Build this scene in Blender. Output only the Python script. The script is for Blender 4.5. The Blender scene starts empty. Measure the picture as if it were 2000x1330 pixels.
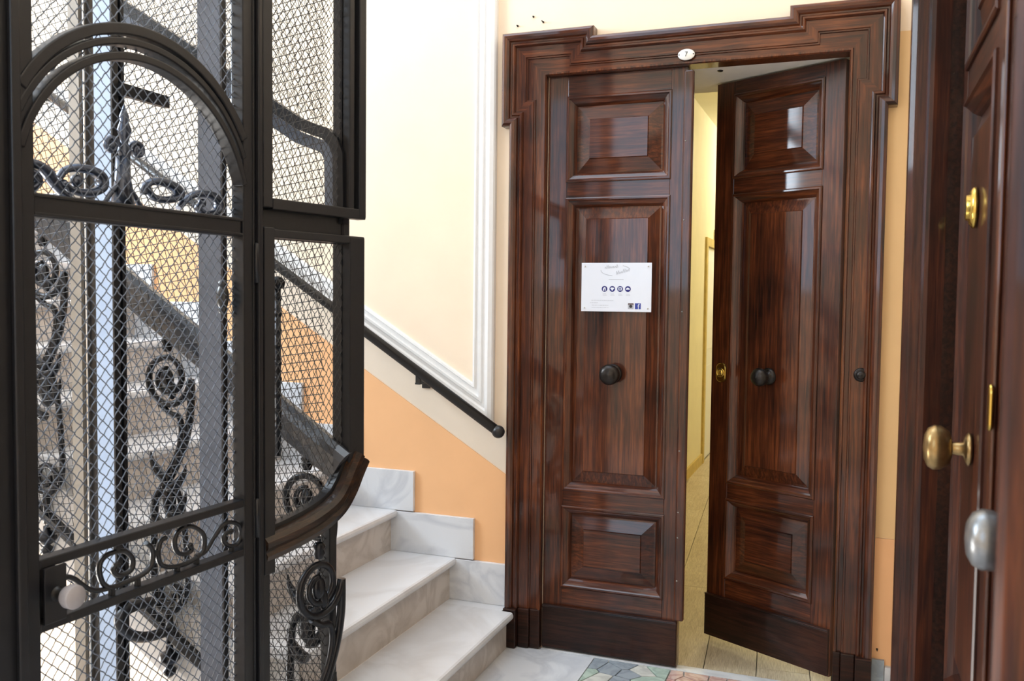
import bpy, math, random
from mathutils import Vector, Matrix
R = math.radians
random.seed(7)
scene = bpy.context.scene
col = scene.collection

# ------------------------------------------------------------------ camera
cam_d = bpy.data.cameras.new('camera'); cam = bpy.data.objects.new('camera', cam_d); col.objects.link(cam)
cam_d.sensor_width = 23.5; cam_d.lens = 1750.0 / 2000.0 * 23.5
cam_d.clip_start = 0.02
_r = Vector((0.93551, 0.35311, 0.01109)); _d = Vector((0.02738, -0.04117, -0.99878)); _f = Vector((-0.35223, 0.93467, -0.04818))
_m = Matrix((( _r.x, -_d.x, -_f.x), (_r.y, -_d.y, -_f.y), (_r.z, -_d.z, -_f.z)))
cam.matrix_world = Matrix.Translation((0, -3.477, 1.45)) @ _m.to_4x4()
cam_d.dof.use_dof = True; cam_d.dof.focus_distance = 3.75; cam_d.dof.aperture_fstop = 4.5
scene.camera = cam
# ------------------------------------------------------------------ world, exposure
w = bpy.data.worlds.new('world'); scene.world = w; w.use_nodes = True
w.node_tree.nodes['Background'].inputs[0].default_value = (0.62, 0.78, 1.0, 1)
w.node_tree.nodes['Background'].inputs[1].default_value = 1.0
scene.view_settings.view_transform = 'Standard'; scene.view_settings.look = 'None'
scene.view_settings.exposure = 0.0; scene.view_settings.gamma = 1.0
scene.view_settings.use_curve_mapping = False
# ------------------------------------------------------------------ daylight through the windows, and added fill and highlight lights
def area(name, loc, look, sx, sy, power, colr, spread=180):
    l = bpy.data.lights.new(name, 'AREA'); l.shape = 'RECTANGLE'; l.size = sx; l.size_y = sy
    l.energy = power; l.color = colr; l.spread = R(spread)
    o = bpy.data.objects.new(name, l); col.objects.link(o); o.location = loc
    o.rotation_euler = Vector(look).to_track_quat('-Z', 'Y').to_euler()
    return o
DAY = (0.74, 0.87, 1.0)
area('stair_window_daylight', (-5.28, -2.10, 3.40), (1, 0, 0), 1.4, 1.8, 290, DAY)
area('lower_window_daylight', (-5.28, -1.35, -0.75), (1, 0, 0), 1.5, 1.7, 185, (1.0, 0.97, 0.92))
area('highlight_roof_light', (-1.55, -.95, 4.75), (0, 0, -1), 2.3, 1.5, 46, DAY)  # unseen roof light, placed and sized to put highlights on the door mouldings
area('front_fill_light', (-2.2, -5.25, 2.5), (0, 1, 0), 1.5, 1.9, 28, (.62, .80, 1.0))  # unseen fill added behind the camera, for door fronts and blue gate glints

# ================================================================== helpers
def lin(c): return tuple(((v/255)/12.92 if v/255 <= .04045 else ((v/255+.055)/1.055)**2.4) for v in c)
def mat(name, base, rough=.5, metal=0., coat=0., bump=0., scale=20., var=.12, spec=.5):
    m = bpy.data.materials.new(name); m.use_nodes = True; nt = m.node_tree; b = nt.nodes['Principled BSDF']
    b.inputs['Roughness'].default_value = rough; b.inputs['Metallic'].default_value = metal
    b.inputs['Coat Weight'].default_value = coat; b.inputs['Coat Roughness'].default_value = .12
    b.inputs['Specular IOR Level'].default_value = spec
    tc = nt.nodes.new('ShaderNodeTexCoord'); n = nt.nodes.new('ShaderNodeTexNoise')
    n.inputs['Scale'].default_value = scale; n.inputs['Detail'].default_value = 5
    nt.links.new(tc.outputs['Object'], n.inputs['Vector'])
    cr = nt.nodes.new('ShaderNodeValToRGB'); cr.color_ramp.elements[0].position = .3; cr.color_ramp.elements[1].position = .7
    cr.color_ramp.elements[0].color = tuple(c*(1-var) for c in base)+(1,); cr.color_ramp.elements[1].color = tuple(min(1, c*(1+var)) for c in base)+(1,)
    nt.links.new(n.outputs['Fac'], cr.inputs['Fac']); nt.links.new(cr.outputs['Color'], b.inputs['Base Color'])
    if bump:
        bp = nt.nodes.new('ShaderNodeBump'); bp.inputs['Strength'].default_value = bump; bp.inputs['Distance'].default_value = .004
        nt.links.new(n.outputs['Fac'], bp.inputs['Height']); nt.links.new(bp.outputs['Normal'], b.inputs['Normal'])
    return m
def wood(name, axis, dark, mid, light, rough=.38, coat=.75, spec=.2):
    m = bpy.data.materials.new(name); m.use_nodes = True; nt = m.node_tree; b = nt.nodes['Principled BSDF']; L = nt.links.new
    tc = nt.nodes.new('ShaderNodeTexCoord'); mp = nt.nodes.new('ShaderNodeMapping')
    mp.inputs['Scale'].default_value = {'x': (1.6, 30, 30), 'z': (30, 30, 1.3)}[axis]
    L(tc.outputs['Object'], mp.inputs['Vector'])
    n1 = nt.nodes.new('ShaderNodeTexNoise'); n1.inputs['Scale'].default_value = 3.4; n1.inputs['Detail'].default_value = 9; n1.inputs['Distortion'].default_value = .6
    L(mp.outputs['Vector'], n1.inputs['Vector'])
    n2 = nt.nodes.new('ShaderNodeTexNoise'); n2.inputs['Scale'].default_value = 3.2; n2.inputs['Detail'].default_value = 3
    L(tc.outputs['Object'], n2.inputs['Vector'])
    n3 = nt.nodes.new('ShaderNodeTexNoise'); n3.inputs['Scale'].default_value = 14; n3.inputs['Detail'].default_value = 6
    L(mp.outputs['Vector'], n3.inputs['Vector'])
    mx = nt.nodes.new('ShaderNodeMath'); mx.operation = 'MULTIPLY_ADD'; mx.inputs[1].default_value = .55
    L(n1.outputs['Fac'], mx.inputs[0])
    m2 = nt.nodes.new('ShaderNodeMath'); m2.operation = 'MULTIPLY'; m2.inputs[1].default_value = .45; L(n2.outputs['Fac'], m2.inputs[0])
    L(m2.outputs[0], mx.inputs[2])
    cr = nt.nodes.new('ShaderNodeValToRGB'); e = cr.color_ramp.elements
    e[0].position = .36; e[0].color = dark+(1,); e[1].position = .66; e[1].color = light+(1,)
    k = e.new(.50); k.color = mid+(1,)
    L(mx.outputs[0], cr.inputs['Fac'])
    mul = nt.nodes.new('ShaderNodeMix'); mul.data_type = 'RGBA'; mul.blend_type = 'MULTIPLY'; mul.inputs[0].default_value = .55
    cr2 = nt.nodes.new('ShaderNodeValToRGB'); cr2.color_ramp.elements[0].position = .35; cr2.color_ramp.elements[0].color = (.45, .38, .36, 1); cr2.color_ramp.elements[1].position = .6
    L(n3.outputs['Fac'], cr2.inputs['Fac']); L(cr.outputs['Color'], mul.inputs[6]); L(cr2.outputs['Color'], mul.inputs[7])
    L(mul.outputs[2], b.inputs['Base Color'])
    b.inputs['Roughness'].default_value = rough; b.inputs['Coat Weight'].default_value = coat; b.inputs['Coat Roughness'].default_value = .07
    b.inputs['Specular IOR Level'].default_value = spec
    bp = nt.nodes.new('ShaderNodeBump'); bp.inputs['Strength'].default_value = .12; bp.inputs['Distance'].default_value = .002
    L(n1.outputs['Fac'], bp.inputs['Height']); L(bp.outputs['Normal'], b.inputs['Normal'])
    return m
def marble(name, base, vein, rough=.25, scale=3., amount=.5):
    m = bpy.data.materials.new(name); m.use_nodes = True; nt = m.node_tree; b = nt.nodes['Principled BSDF']; L = nt.links.new
    tc = nt.nodes.new('ShaderNodeTexCoord')
    oi = nt.nodes.new('ShaderNodeObjectInfo'); ad = nt.nodes.new('ShaderNodeVectorMath'); ad.operation = 'ADD'
    sc = nt.nodes.new('ShaderNodeVectorMath'); sc.operation = 'SCALE'; sc.inputs[0].default_value = (17, 9, 5); L(oi.outputs['Random'], sc.inputs['Scale'])
    L(tc.outputs['Object'], ad.inputs[0]); L(sc.outputs[0], ad.inputs[1])
    n = nt.nodes.new('ShaderNodeTexNoise'); n.inputs['Scale'].default_value = scale; n.inputs['Detail'].default_value = 9; n.inputs['Distortion'].default_value = 1.6
    L(ad.outputs[0], n.inputs['Vector'])
    cr = nt.nodes.new('ShaderNodeValToRGB'); e = cr.color_ramp.elements
    e[0].position = .40; e[0].color = base+(1,); e[1].position = .62; e[1].color = base+(1,)
    k = e.new(.50); k.color = tuple(a*(1-amount)+v*amount for a, v in zip(base, vein))+(1,)
    L(n.outputs['Fac'], cr.inputs['Fac']); L(cr.outputs['Color'], b.inputs['Base Color'])
    b.inputs['Roughness'].default_value = rough
    return m
def emit(name, c, s):
    m = bpy.data.materials.new(name); m.use_nodes = True; b = m.node_tree.nodes['Principled BSDF']
    b.inputs['Base Color'].default_value = c+(1,); b.inputs['Emission Color'].default_value = c+(1,); b.inputs['Emission Strength'].default_value = s
    return m

WD, WM, WL = (.015, .0048, .003), (.074, .0185, .0066), (.19, .054, .016)
M = dict(
 wv=wood('varnished_wood_vertical', 'z', WD, WM, WL), wh=wood('varnished_wood_horizontal', 'x', WD, WM, WL),
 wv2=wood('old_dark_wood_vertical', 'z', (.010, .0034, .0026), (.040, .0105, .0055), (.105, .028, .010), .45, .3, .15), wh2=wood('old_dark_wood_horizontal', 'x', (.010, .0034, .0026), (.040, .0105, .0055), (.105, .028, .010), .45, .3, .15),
 wdark=wood('dark_wood_kick', 'x', (.008, .004, .003), (.024, .009, .006), (.055, .018, .009), .36, .2),
 rail=wood('handrail_wood', 'x', (.012, .008, .007), (.03, .017, .011), (.09, .04, .018), .3, .3),
 iron=mat('black_iron', (.0085, .0092, .0120), .40, .2, 0, .1, 60, .15), iron2=mat('cast_iron', (.012, .013, .017), .30, .45, 0, .15, 80, .2),
 wire=mat('woven_wire', (.15, .175, .22), .33, .85, 0, 0, 60, .15), wire2=mat('thin_wire', (.06, .058, .058), .4, .6, 0, 0, 60, .15),
 greypaint=mat('grey_painted_steel', (.10, .118, .155), .42, .2, 0, .05, 12, .12), paleblue=mat('pale_blue_painted_steel', (.42, .54, .74), .35, .1, 0, .05, 14, .05),
 tan=mat('tan_painted_steel', (.30, .27, .23), .45, .1, 0, .05, 14, .12), steel=mat('bright_steel', (.6, .58, .54), .3, .9),
 cream=mat('cream_plaster', lin((250, 229, 203)), .85, 0, 0, .06, 5, .025), orange=mat('orange_plaster', lin((248, 192, 140)), .8, 0, 0, .05, 5, .03),
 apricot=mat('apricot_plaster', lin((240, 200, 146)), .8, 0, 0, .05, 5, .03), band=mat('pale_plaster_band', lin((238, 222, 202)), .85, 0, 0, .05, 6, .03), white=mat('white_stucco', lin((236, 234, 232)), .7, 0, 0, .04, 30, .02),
 plaster=mat('grey_white_plaster', lin((212, 208, 204)), .85, 0, 0, .1, 12, .05),
 yellow=mat('yellow_plaster', lin((238, 228, 190)), .85, 0, 0, .04, 6, .03), ceil=mat('corridor_ceiling_paint', lin((234, 228, 200)), .85, 0, 0, .04, 6, .02),
 goldframe=mat('ochre_door_frame', lin((206, 180, 104)), .5), whitedoor=mat('white_lacquer', lin((236, 236, 234)), .35, 0, 0, 0, 10, .01),
 brass=mat('brass', (.62, .43, .10), .22, 1, 0, 0, 30, .08), oldbrass=mat('aged_brass', (.34, .23, .10), .3, .9, 0, .1, 40, .25),
 pewter=mat('worn_pewter', (.26, .27, .28), .34, .85, 0, .1, 50, .2), knobiron=mat('dark_bronze', (.03, .026, .024), .3, .7, 0, .2, 90, .3),
 enamel=mat('white_enamel', lin((240, 240, 236)), .25, 0, .3, 0, 20, .02), black=mat('black_ink', (.01, .01, .012), .5), ink=mat('grey_ink', lin((176, 180, 190)), .6),
 navy=mat('navy_ink', lin((22, 26, 112)), .5), blueink=mat('blue_ink', lin((44, 62, 150)), .5), acrylic=mat('white_acrylic', lin((226, 230, 240)), .25, 0, .2, 0, 10, .008),
 brownink=mat('brown_ink', lin((110, 92, 92)), .5), rubber=mat('black_paint', (.012, .012, .013), .35),
 knobwhite=mat('grey_porcelain', lin((160, 156, 160)), .45), gap=mat('dark_recess', (.01, .008, .007), .8),
 marb=marble('white_carrara', lin((224, 226, 230)), lin((178, 182, 192)), .22, 3.0, .45), marb2=marble('worn_tread_marble', lin((220, 220, 222)), lin((188, 184, 182)), .3, 2.2, .35),
 riser=marble('riser_marble', lin((205, 196, 188)), lin((165, 152, 140)), .35, 4., .5), thr=marble('threshold_marble', lin((222, 224, 226)), lin((160, 165, 172)), .25, 4, .4),
 shg1=marble('green_marble', lin((182, 200, 190)), lin((150, 172, 164)), .22, 9, .7), shg2=marble('pale_green_marble', lin((196, 214, 200)), lin((150, 170, 160)), .22, 9, .6),
 shg3=marble('grey_marble', lin((165, 174, 182)), lin((130, 140, 150)), .22, 9, .6), shw=marble('off_white_marble', lin((222, 222, 214)), lin((170, 170, 166)), .22, 9, .5),
 shr=marble('red_marble', lin((176, 104, 100)), lin((222, 196, 188)), .22, 14, .7), shp=marble('pink_marble', lin((214, 186, 176)), lin((170, 120, 112)), .22, 12, .6),
 grout=mat('cement_grout', lin((196, 192, 182)), .8), plank=wood('pale_floor_plank', 'x', lin((196, 180, 150)), lin((212, 198, 168)), lin((224, 212, 184)), .35, .1),
 crest=mat('cool_wrought_iron', (.09, .105, .14), .28, .85, 0, .1, 60, .2), railsheen=mat('sheen_tinted_handrail', (.05, .052, .06), .28, 0, .4, 0, 30, .06),  # flight handrail: blue skylight sheen mixed into the colour of its dark wood
 lamp=emit('lamp_glass', (1.0, .86, .5), 6.0),
)

class MB:
    def __init__(s): s.v = []; s.f = []; s.sm = []
    def add(s, vs, fs, smooth=False):
        o = len(s.v); s.v += [tuple(v) for v in vs]
        for f in fs: s.f.append(tuple(i+o for i in f)); s.sm.append(smooth)
        return s
    def box(s, x0, x1, y0, y1, z0, z1):
        return s.add([(x0,y0,z0),(x1,y0,z0),(x1,y1,z0),(x0,y1,z0),(x0,y0,z1),(x1,y0,z1),(x1,y1,z1),(x0,y1,z1)],
                     [(0,3,2,1),(4,5,6,7),(0,1,5,4),(1,2,6,5),(2,3,7,6),(3,0,4,7)])
    def prism_xz(s, poly, y0, y1):          # polygon in x,z extruded along y
        n = len(poly); vs = [(x,y0,z) for x,z in poly]+[(x,y1,z) for x,z in poly]
        fs = [tuple(range(n)), tuple(range(2*n-1, n-1, -1))]+[(i, i+n, (i+1)%n+n, (i+1)%n) for i in range(n)]
        return s.add(vs, fs)
    def prism_xy(s, poly, z0, z1):
        n = len(poly); vs = [(x,y,z0) for x,y in poly]+[(x,y,z1) for x,y in poly]
        fs = [tuple(range(n-1,-1,-1)), tuple(range(n, 2*n))]+[(i, (i+1)%n, (i+1)%n+n, i+n) for i in range(n)]
        return s.add(vs, fs)
    def tube(s, pts, r, n=8, flat=1.0, nrm=None, cap=True):
        pts = [Vector(p) for p in pts]; rs = r if isinstance(r, (list, tuple)) else [r]*len(pts)
        vs = []; prev = None
        for i, p in enumerate(pts):
            t = (pts[min(i+1, len(pts)-1)]-pts[max(i-1, 0)]).normalized()
            if nrm is not None: a = Vector(nrm)
            elif prev is None: a = Vector((0,0,1)) if abs(t.z) < .9 else Vector((1,0,0))
            else: a = prev
            a = (a - t*a.dot(t)).normalized(); prev = a; b = t.cross(a)
            for k in range(n):
                th = 2*math.pi*k/n; vs.append(p + a*(math.cos(th)*rs[i]*flat) + b*(math.sin(th)*rs[i]))
        fs = []
        for i in range(len(pts)-1):
            for k in range(n): fs.append((i*n+k, i*n+(k+1)%n, (i+1)*n+(k+1)%n, (i+1)*n+k))
        s.add(vs, fs, True)
        if cap: 
            o = len(s.v)-len(vs)
            s.f.append(tuple(o+k for k in range(n-1,-1,-1))); s.sm.append(False)
            s.f.append(tuple(o+(len(pts)-1)*n+k for k in range(n))); s.sm.append(False)
        return s
    def lathe(s, prof, c=(0,0,0), axis=(0,0,1), n=20):   # prof: (r, h) list
        c = Vector(c); ax = Vector(axis).normalized(); a = Vector((1,0,0)) if abs(ax.x) < .9 else Vector((0,1,0))
        a = (a-ax*a.dot(ax)).normalized(); b = ax.cross(a); vs = []
        for r, h in prof:
            for k in range(n):
                th = 2*math.pi*k/n; vs.append(c+ax*h+a*(max(r,1e-5)*math.cos(th))+b*(max(r,1e-5)*math.sin(th)))
        fs = [(i*n+k, i*n+(k+1)%n, (i+1)*n+(k+1)%n, (i+1)*n+k) for i in range(len(prof)-1) for k in range(n)]
        return s.add(vs, fs, True)
    def ball(s, c, rx, ry, rz, n=14, m=8):
        vs = []; c = Vector(c)
        for i in range(m+1):
            ph = math.pi*i/m-math.pi/2
            for k in range(n):
                th = 2*math.pi*k/n; vs.append(c+Vector((rx*math.cos(ph)*math.cos(th), ry*math.cos(ph)*math.sin(th), rz*math.sin(ph))))
        return s.add(vs, [(i*n+k, i*n+(k+1)%n, (i+1)*n+(k+1)%n, (i+1)*n+k) for i in range(m) for k in range(n)], True)
    def sweep_xz(s, path, prof, side=1, closed=False, smooth=False, only=None):
        # path: (x,z) polyline; prof: (offset to the given side, protrusion towards -y) with mitred corners
        n = len(path); rings = []
        for i, (x, z) in enumerate(path):
            p = Vector((x, z))
            d1 = (p-Vector(path[i-1])).normalized() if (i > 0 or closed) else None
            d2 = (Vector(path[(i+1)%n])-p).normalized() if (i < n-1 or closed) else None
            if d1 is None: d1 = d2
            if d2 is None: d2 = d1
            n1 = Vector((-d1.y, d1.x))*side; n2 = Vector((-d2.y, d2.x))*side
            m = n1+n2; m = m*(2/ max(m.length_squared, 1e-6)) if m.length > 1e-6 else n1
            rings.append([(x+m.x*o, -h, z+m.y*o) for o, h in prof])
        k = len(prof); vs = [q for r in rings for q in r]; fs = []
        for i in range(n if closed else n-1):
            j = (i+1) % n
            if only and ('h' if abs(path[j][0]-path[i][0]) > abs(path[j][1]-path[i][1]) else 'v') != only: continue
            for a in range(k-1):
                q = (i*k+a, j*k+a, j*k+a+1, i*k+a+1)
                fs.append(q if side > 0 else q[::-1])
        return s.add(vs, fs, smooth)
    def wires(s, poly, angle, pitch, r, y, wave=.0012, phase=0., seg=None):
        # straight woven wires filling a convex x,z polygon in the plane y
        d = Vector((math.cos(angle), math.sin(angle))); nn = Vector((-d.y, d.x))
        pr = [Vector(p).dot(nn) for p in poly]; k0 = math.floor(min(pr)/pitch); k1 = math.ceil(max(pr)/pitch); seg = seg or pitch*.5
        for k in range(k0, k1+1):
            c = k*pitch; ts = []
            for i in range(len(poly)):
                a, b = Vector(poly[i]), Vector(poly[(i+1)%len(poly)]); da, db = a.dot(nn)-c, b.dot(nn)-c
                if da*db < 0: ts.append((a+(b-a)*(da/(da-db))).dot(d))
            if len(ts) < 2: continue
            t0, t1 = min(ts), max(ts); ns = max(1, int((t1-t0)/seg)); vs = []
            if t1-t0 < .004: continue
            if wave == 0: ns = 1
            for i in range(ns+1):
                t = t0+(t1-t0)*i/ns; q = d*t+nn*c; off = wave*math.cos(math.pi*(t/pitch+k)+phase); ip = wave*.8*math.sin(2*math.pi*t/pitch)
                X, Z = q.x+nn.x*ip, q.y+nn.y*ip
                vs += [(X, y+off-r, Z), (X+nn.x*r, y+off, Z+nn.y*r), (X, y+off+r, Z), (X-nn.x*r, y+off, Z-nn.y*r)]
            fs = [(4*i+a, 4*i+(a+1)%4, 4*i+4+(a+1)%4, 4*i+4+a) for i in range(ns) for a in range(4)]
            s.add(vs, fs, True)
        return s
    def build(s, name, m, parent=None, bevel=0, world=False, kind=None, label=None, loc=None):
        vs = s.v
        if world and parent is not None:
            root = parent
            while root.parent: root = root.parent
            inv = (Matrix.Translation(root.location) @ root.rotation_euler.to_matrix().to_4x4()).inverted()
            vs = [tuple(inv @ Vector(v)) for v in vs]
        me = bpy.data.meshes.new(name); me.from_pydata(vs, [], s.f); me.polygons.foreach_set('use_smooth', s.sm); me.update()
        me.materials.append(M[m])
        o = bpy.data.objects.new(name, me); col.objects.link(o); o.parent = parent
        if loc: o.location = loc
        if bevel:
            bv = o.modifiers.new('bevel', 'BEVEL'); bv.width = bevel; bv.segments = 2; bv.limit_method = 'ANGLE'; bv.angle_limit = R(40)
        if kind: o['kind'] = kind
        if label: o['label'] = label
        return o
def tag(o, label, cat, group=None, kind=None):
    o['label'] = label; o['category'] = cat
    if group: o['group'] = group
    if kind: o['kind'] = kind
    return o
def empty(name, loc=(0,0,0), rz=0, **k):
    o = bpy.data.objects.new(name, None); col.objects.link(o); o.location = loc; o.rotation_euler = (0,0,R(rz)); o.empty_display_size = .1
    return o
def clip(poly, nx, ny, c):      # keep nx*x+ny*y >= c
    out = []
    for i in range(len(poly)):
        a, b = poly[i], poly[(i+1)%len(poly)]; da, db = nx*a[0]+ny*a[1]-c, nx*b[0]+ny*b[1]-c
        if da >= 0: out.append(a)
        if da*db < 0: t = da/(da-db); out.append((a[0]+(b[0]-a[0])*t, a[1]+(b[1]-a[1])*t))
    return out
def inset(poly, g):
    cx = sum(p[0] for p in poly)/len(poly); cy = sum(p[1] for p in poly)/len(poly); out = poly
    for i in range(len(poly)):
        a, b = poly[i], poly[(i+1)%len(poly)]; ex, ey = b[0]-a[0], b[1]-a[1]; l = math.hypot(ex, ey)
        if l < 1e-6: continue
        nx, ny = -ey/l, ex/l
        if nx*(cx-a[0])+ny*(cy-a[1]) < 0: nx, ny = -nx, -ny
        out = clip(out, nx, ny, nx*a[0]+ny*a[1]+g)
        if len(out) < 3: return []
    return out
def spiral(cx, cz, r0, r1, a0, turns, n=28):
    out = []
    for i in range(n+1):
        t = i/n; r = r0+(r1-r0)*t; a = a0+2*math.pi*turns*t; out.append((cx+r*math.cos(a), cz+r*math.sin(a)))
    return out
def smooth_path(p, sub=4):
    out = []; n = len(p)
    for i in range(n-1):
        p0, p1, p2, p3 = p[max(i-1,0)], p[i], p[i+1], p[min(i+2,n-1)]
        for k in range(sub):
            t = k/sub; out.append(tuple(.5*((2*p1[j])+(-p0[j]+p2[j])*t+(2*p0[j]-5*p1[j]+4*p2[j]-p3[j])*t*t+(-p0[j]+3*p1[j]-3*p2[j]+p3[j])*t**3) for j in range(len(p1))))
    out.append(tuple(p[-1])); return out
def text_mesh(txt, size):
    c = bpy.data.curves.new('t', 'FONT'); c.body = txt; c.size = size; c.align_x = 'CENTER'; c.align_y = 'CENTER'; c.resolution_u = 3
    o = bpy.data.objects.new('t', c); col.objects.link(o); dg = bpy.context.evaluated_depsgraph_get()
    me = bpy.data.meshes.new_from_object(o.evaluated_get(dg)); vs = [tuple(v.co) for v in me.vertices]; fs = [tuple(p.vertices) for p in me.polygons]
    bpy.data.objects.remove(o); bpy.data.curves.remove(c); bpy.data.meshes.remove(me); return vs, fs

# ================================================================== the setting
XL, XR, YF, ZC, ZB = -5.3, .19, -5.3, 4.8, -2.6      # left wall, right wall, front wall, ceiling, lower floor
OX0, OX1, OZ = -1.163, -.026, 2.337                   # door opening in the back wall
WT = .48
# back wall with the door opening (thickness behind it)
b = MB(); b.box(XL, OX0, 0, WT, ZB, ZC); b.box(OX1, XR+1.2, 0, WT, ZB, ZC); b.box(OX0, OX1, 0, WT, OZ+.02, ZC); b.box(OX0, OX1, 0, WT, ZB, -.05)
wall_back = tag(b.build('wall_back', 'cream', None), 'cream plastered wall with orange dado behind the stairs and door', 'wall', kind='structure')
# orange dado under a slanting line, pale band above it
def zd(x): return .702+.615*(-1.32-x)
def zt(x): return .913+.613*(-1.389-x)
MB().prism_xz([(-1.165, -.05), (-1.165, zd(-1.165)), (XL, zd(XL)), (XL, zd(XL)-.75), (-1.78, -.05)], -.004, .0).build('dado', 'orange', wall_back, label='orange painted lower wall')
MB().prism_xz([(-1.34, zd(-1.34)+.006), (-1.165, zd(-1.165)+.006), (-1.165, zd(-1.165)+.09), (-1.34, zt(-1.389)-.02), (XL, zt(XL)-.02), (XL, zd(XL)+.006)], -.003, .0).build('pale_band', 'band', wall_back, label='pale band between dado and moulding')
MB().box(.10, XR, -.004, 0, .13, .593).build('dado', 'orange', wall_back)
MB().box(.10, XR, -.003, 0, .595, 2.40).build('apricot_strip', 'apricot', wall_back, label='apricot strip between the two doors')  # warmer apricot tone over the cream wall right of the door
MB().box(.108, .150, -.018, 0, 0, .150).build('skirting_tile', 'shg3', wall_back); MB().box(.152, XR, -.014, 0, 0, .125).build('skirting_tile', 'marb', wall_back)
# white stucco moulding: vertical beside the door, then slanting up the stairs
prof = [(0, 0), (0, .020), (.006, .026), (.022, .030), (.034, .026), (.040, .014), (.052, .014), (.056, .020), (.066, .020), (.070, .010), (.084, .010), (.088, .016), (.096, .014), (.100, 0)]
path = [(XL+.02, zt(XL+.02)), (-1.385, zt(-1.385)), (-1.385, ZC)]
b = MB(); b.sweep_xz(path, prof, 1); tag(b.build('trim_1', 'white'), 'white stucco moulding running up beside the door and along the stairs', 'moulding', kind='structure')
# small nails and holes in the wall above the door
for i, (x, z, l) in enumerate(((-.55, 2.60, .012), (-.57, 2.465, .022), (-1.232, 2.585, .010), (-1.30, 2.555, .012), (-1.19, 2.56, .02), (-.76, 2.63, .010), (.125, .185, .02))):
    b = MB(); b.lathe([(0, -.0), (.004, .0), (.004, .003), (.002, .004), (.002, l), (0, l)], (x, -.001, z), (0, -1, 0), 8)
    tag(b.build('wall_nail', 'tan' if i == 5 else 'knobiron'), ['rusty nail in cream wall above the door, upper one', 'bent nail just over the door cornice', 'nail near the top left corner of the door surround', 'leftmost nail above the left ear of the door surround', 'nail on crumbled plaster over the left ear', 'pale plugged screw in cream wall above door', 'metal hook low on the orange strip beside the right door'][i], 'nail', 'nails in the wall')
# landing floor
FX0 = -1.50
b = MB(); b.box(FX0, XR, YF, 0, -.14, -.012)
b.box(-.62-.55, -.02, -.0, .03, -.14, -.012)
floor = tag(b.build('floor', 'grout', None), 'marble paved landing floor in front of the door', 'floor', kind='structure')
def tile(poly, m, name='tile', z0=-.012, z1=0.):
    p = inset(poly, .0015)
    if len(p) < 3: return
    return MB().prism_xy(p, z0, z1).build(name, m, floor, bevel=.0008)
rect = lambda x0, x1, y0, y1: [(x0,y0),(x1,y0),(x1,y1),(x0,y1)]
tile(rect(OX0, OX1, -.028, .03), 'thr', 'threshold_strip')
tile(rect(-1.31, -.928, -.62, -.028), 'marb'); tile(rect(-1.31, OX0, -.028, 0), 'marb')
def crazy(x0, x1, y0, y1, n, mats, seed):
    rnd = random.Random(seed); pts = []
    while len(pts) < n:
        p = (rnd.uniform(x0, x1), rnd.uniform(y0, y1))
        if all((p[0]-q[0])**2+(p[1]-q[1])**2 > .0035 for q in pts): pts.append(p)
    for i, p in enumerate(pts):
        poly = rect(x0, x1, y0, y1)
        for j, q in enumerate(pts):
            if i == j or len(poly) < 3: continue
            nx, ny = p[0]-q[0], p[1]-q[1]; poly = clip(poly, nx, ny, nx*(p[0]+q[0])/2+ny*(p[1]+q[1])/2)
        if len(poly) >= 3: tile(inset(poly, .001), rnd.choice(mats), 'paving_shard')
crazy(-.928, -.619, -.42, -.028, 17, ['shg1', 'shg2', 'shg3', 'shw', 'shg2', 'shw'], 3)
crazy(-.619, -.21, -.42, -.028, 30, ['shr', 'shp', 'shp', 'shw', 'shp'], 5)
crazy(-.21, XR, -.42, -.0, 14, ['shg2', 'shw', 'shp', 'shg3'], 8)
for x0, x1 in ((-.928, -.21), (-.21, XR)):
    tile(rect(x0, x1, -1.0, -.42), 'shw')
for iy in range(6):
    for ix in range(3):
        x0 = -1.5+ix*.565; y0 = -1.0-.62*(iy+1)
        tile(rect(x0, x0+.56, max(y0, YF), y0+.62), 'marb')
tile(rect(-1.5, -.928, -1.0, -.62), 'marb')
MB().box(XL, FX0, YF, 0, ZB-.1, ZB).build('lower_floor', 'marb', floor)
MB().box(XL, FX0, YF, -2.75, -.14, 0).build('side_landing', 'marb', floor)
# other walls and the ceiling
b = MB(); b.box(XR, XR+.12, -1.33, 0, 0-.2, ZC); b.box(XR, XR+.12, YF, -2.56, -.2, ZC); b.box(XR, XR+.12, -2.56, -1.33, 2.36, ZC); b.box(XR+.10, XR+.12, -2.56, -1.33, -.2, 2.36)
wall_right = tag(b.build('wall_right', 'cream'), 'cream wall holding the dark double door on the right', 'wall', kind='structure')
def wall_with_hole(b, axis, c0, c1, a0, a1, z0, z1, holes):
    # holes (a0,a1,z0,z1) sorted by z without overlap in z
    def put(p0, p1, q0, q1):
        if p1-p0 < 1e-4 or q1-q0 < 1e-4: return
        b.box(c0, c1, p0, p1, q0, q1) if axis == 'x' else b.box(p0, p1, c0, c1, q0, q1)
    z = z0
    for h in holes:
        put(a0, a1, z, h[2]); put(a0, h[0], h[2], h[3]); put(h[1], a1, h[2], h[3]); z = h[3]
    put(a0, a1, z, z1)
b = MB(); wall_with_hole(b, 'x', XL-.2, XL, YF, WT, ZB, ZC, [(-2.1, -.6, -1.6, .1), (-2.8, -1.4, 2.5, 4.3)])
tag(b.build('wall_left', 'cream'), 'cream wall at the stair turn with tall windows', 'wall', kind='structure')
b = MB(); wall_with_hole(b, 'y', YF-.2, YF, XL, XR, ZB, ZC, [(-2.95, -1.45, 1.55, 3.45)])
tag(b.build('wall_front', 'cream'), 'cream wall behind the photographer with an opening for the added fill light', 'wall', kind='structure')
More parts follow.
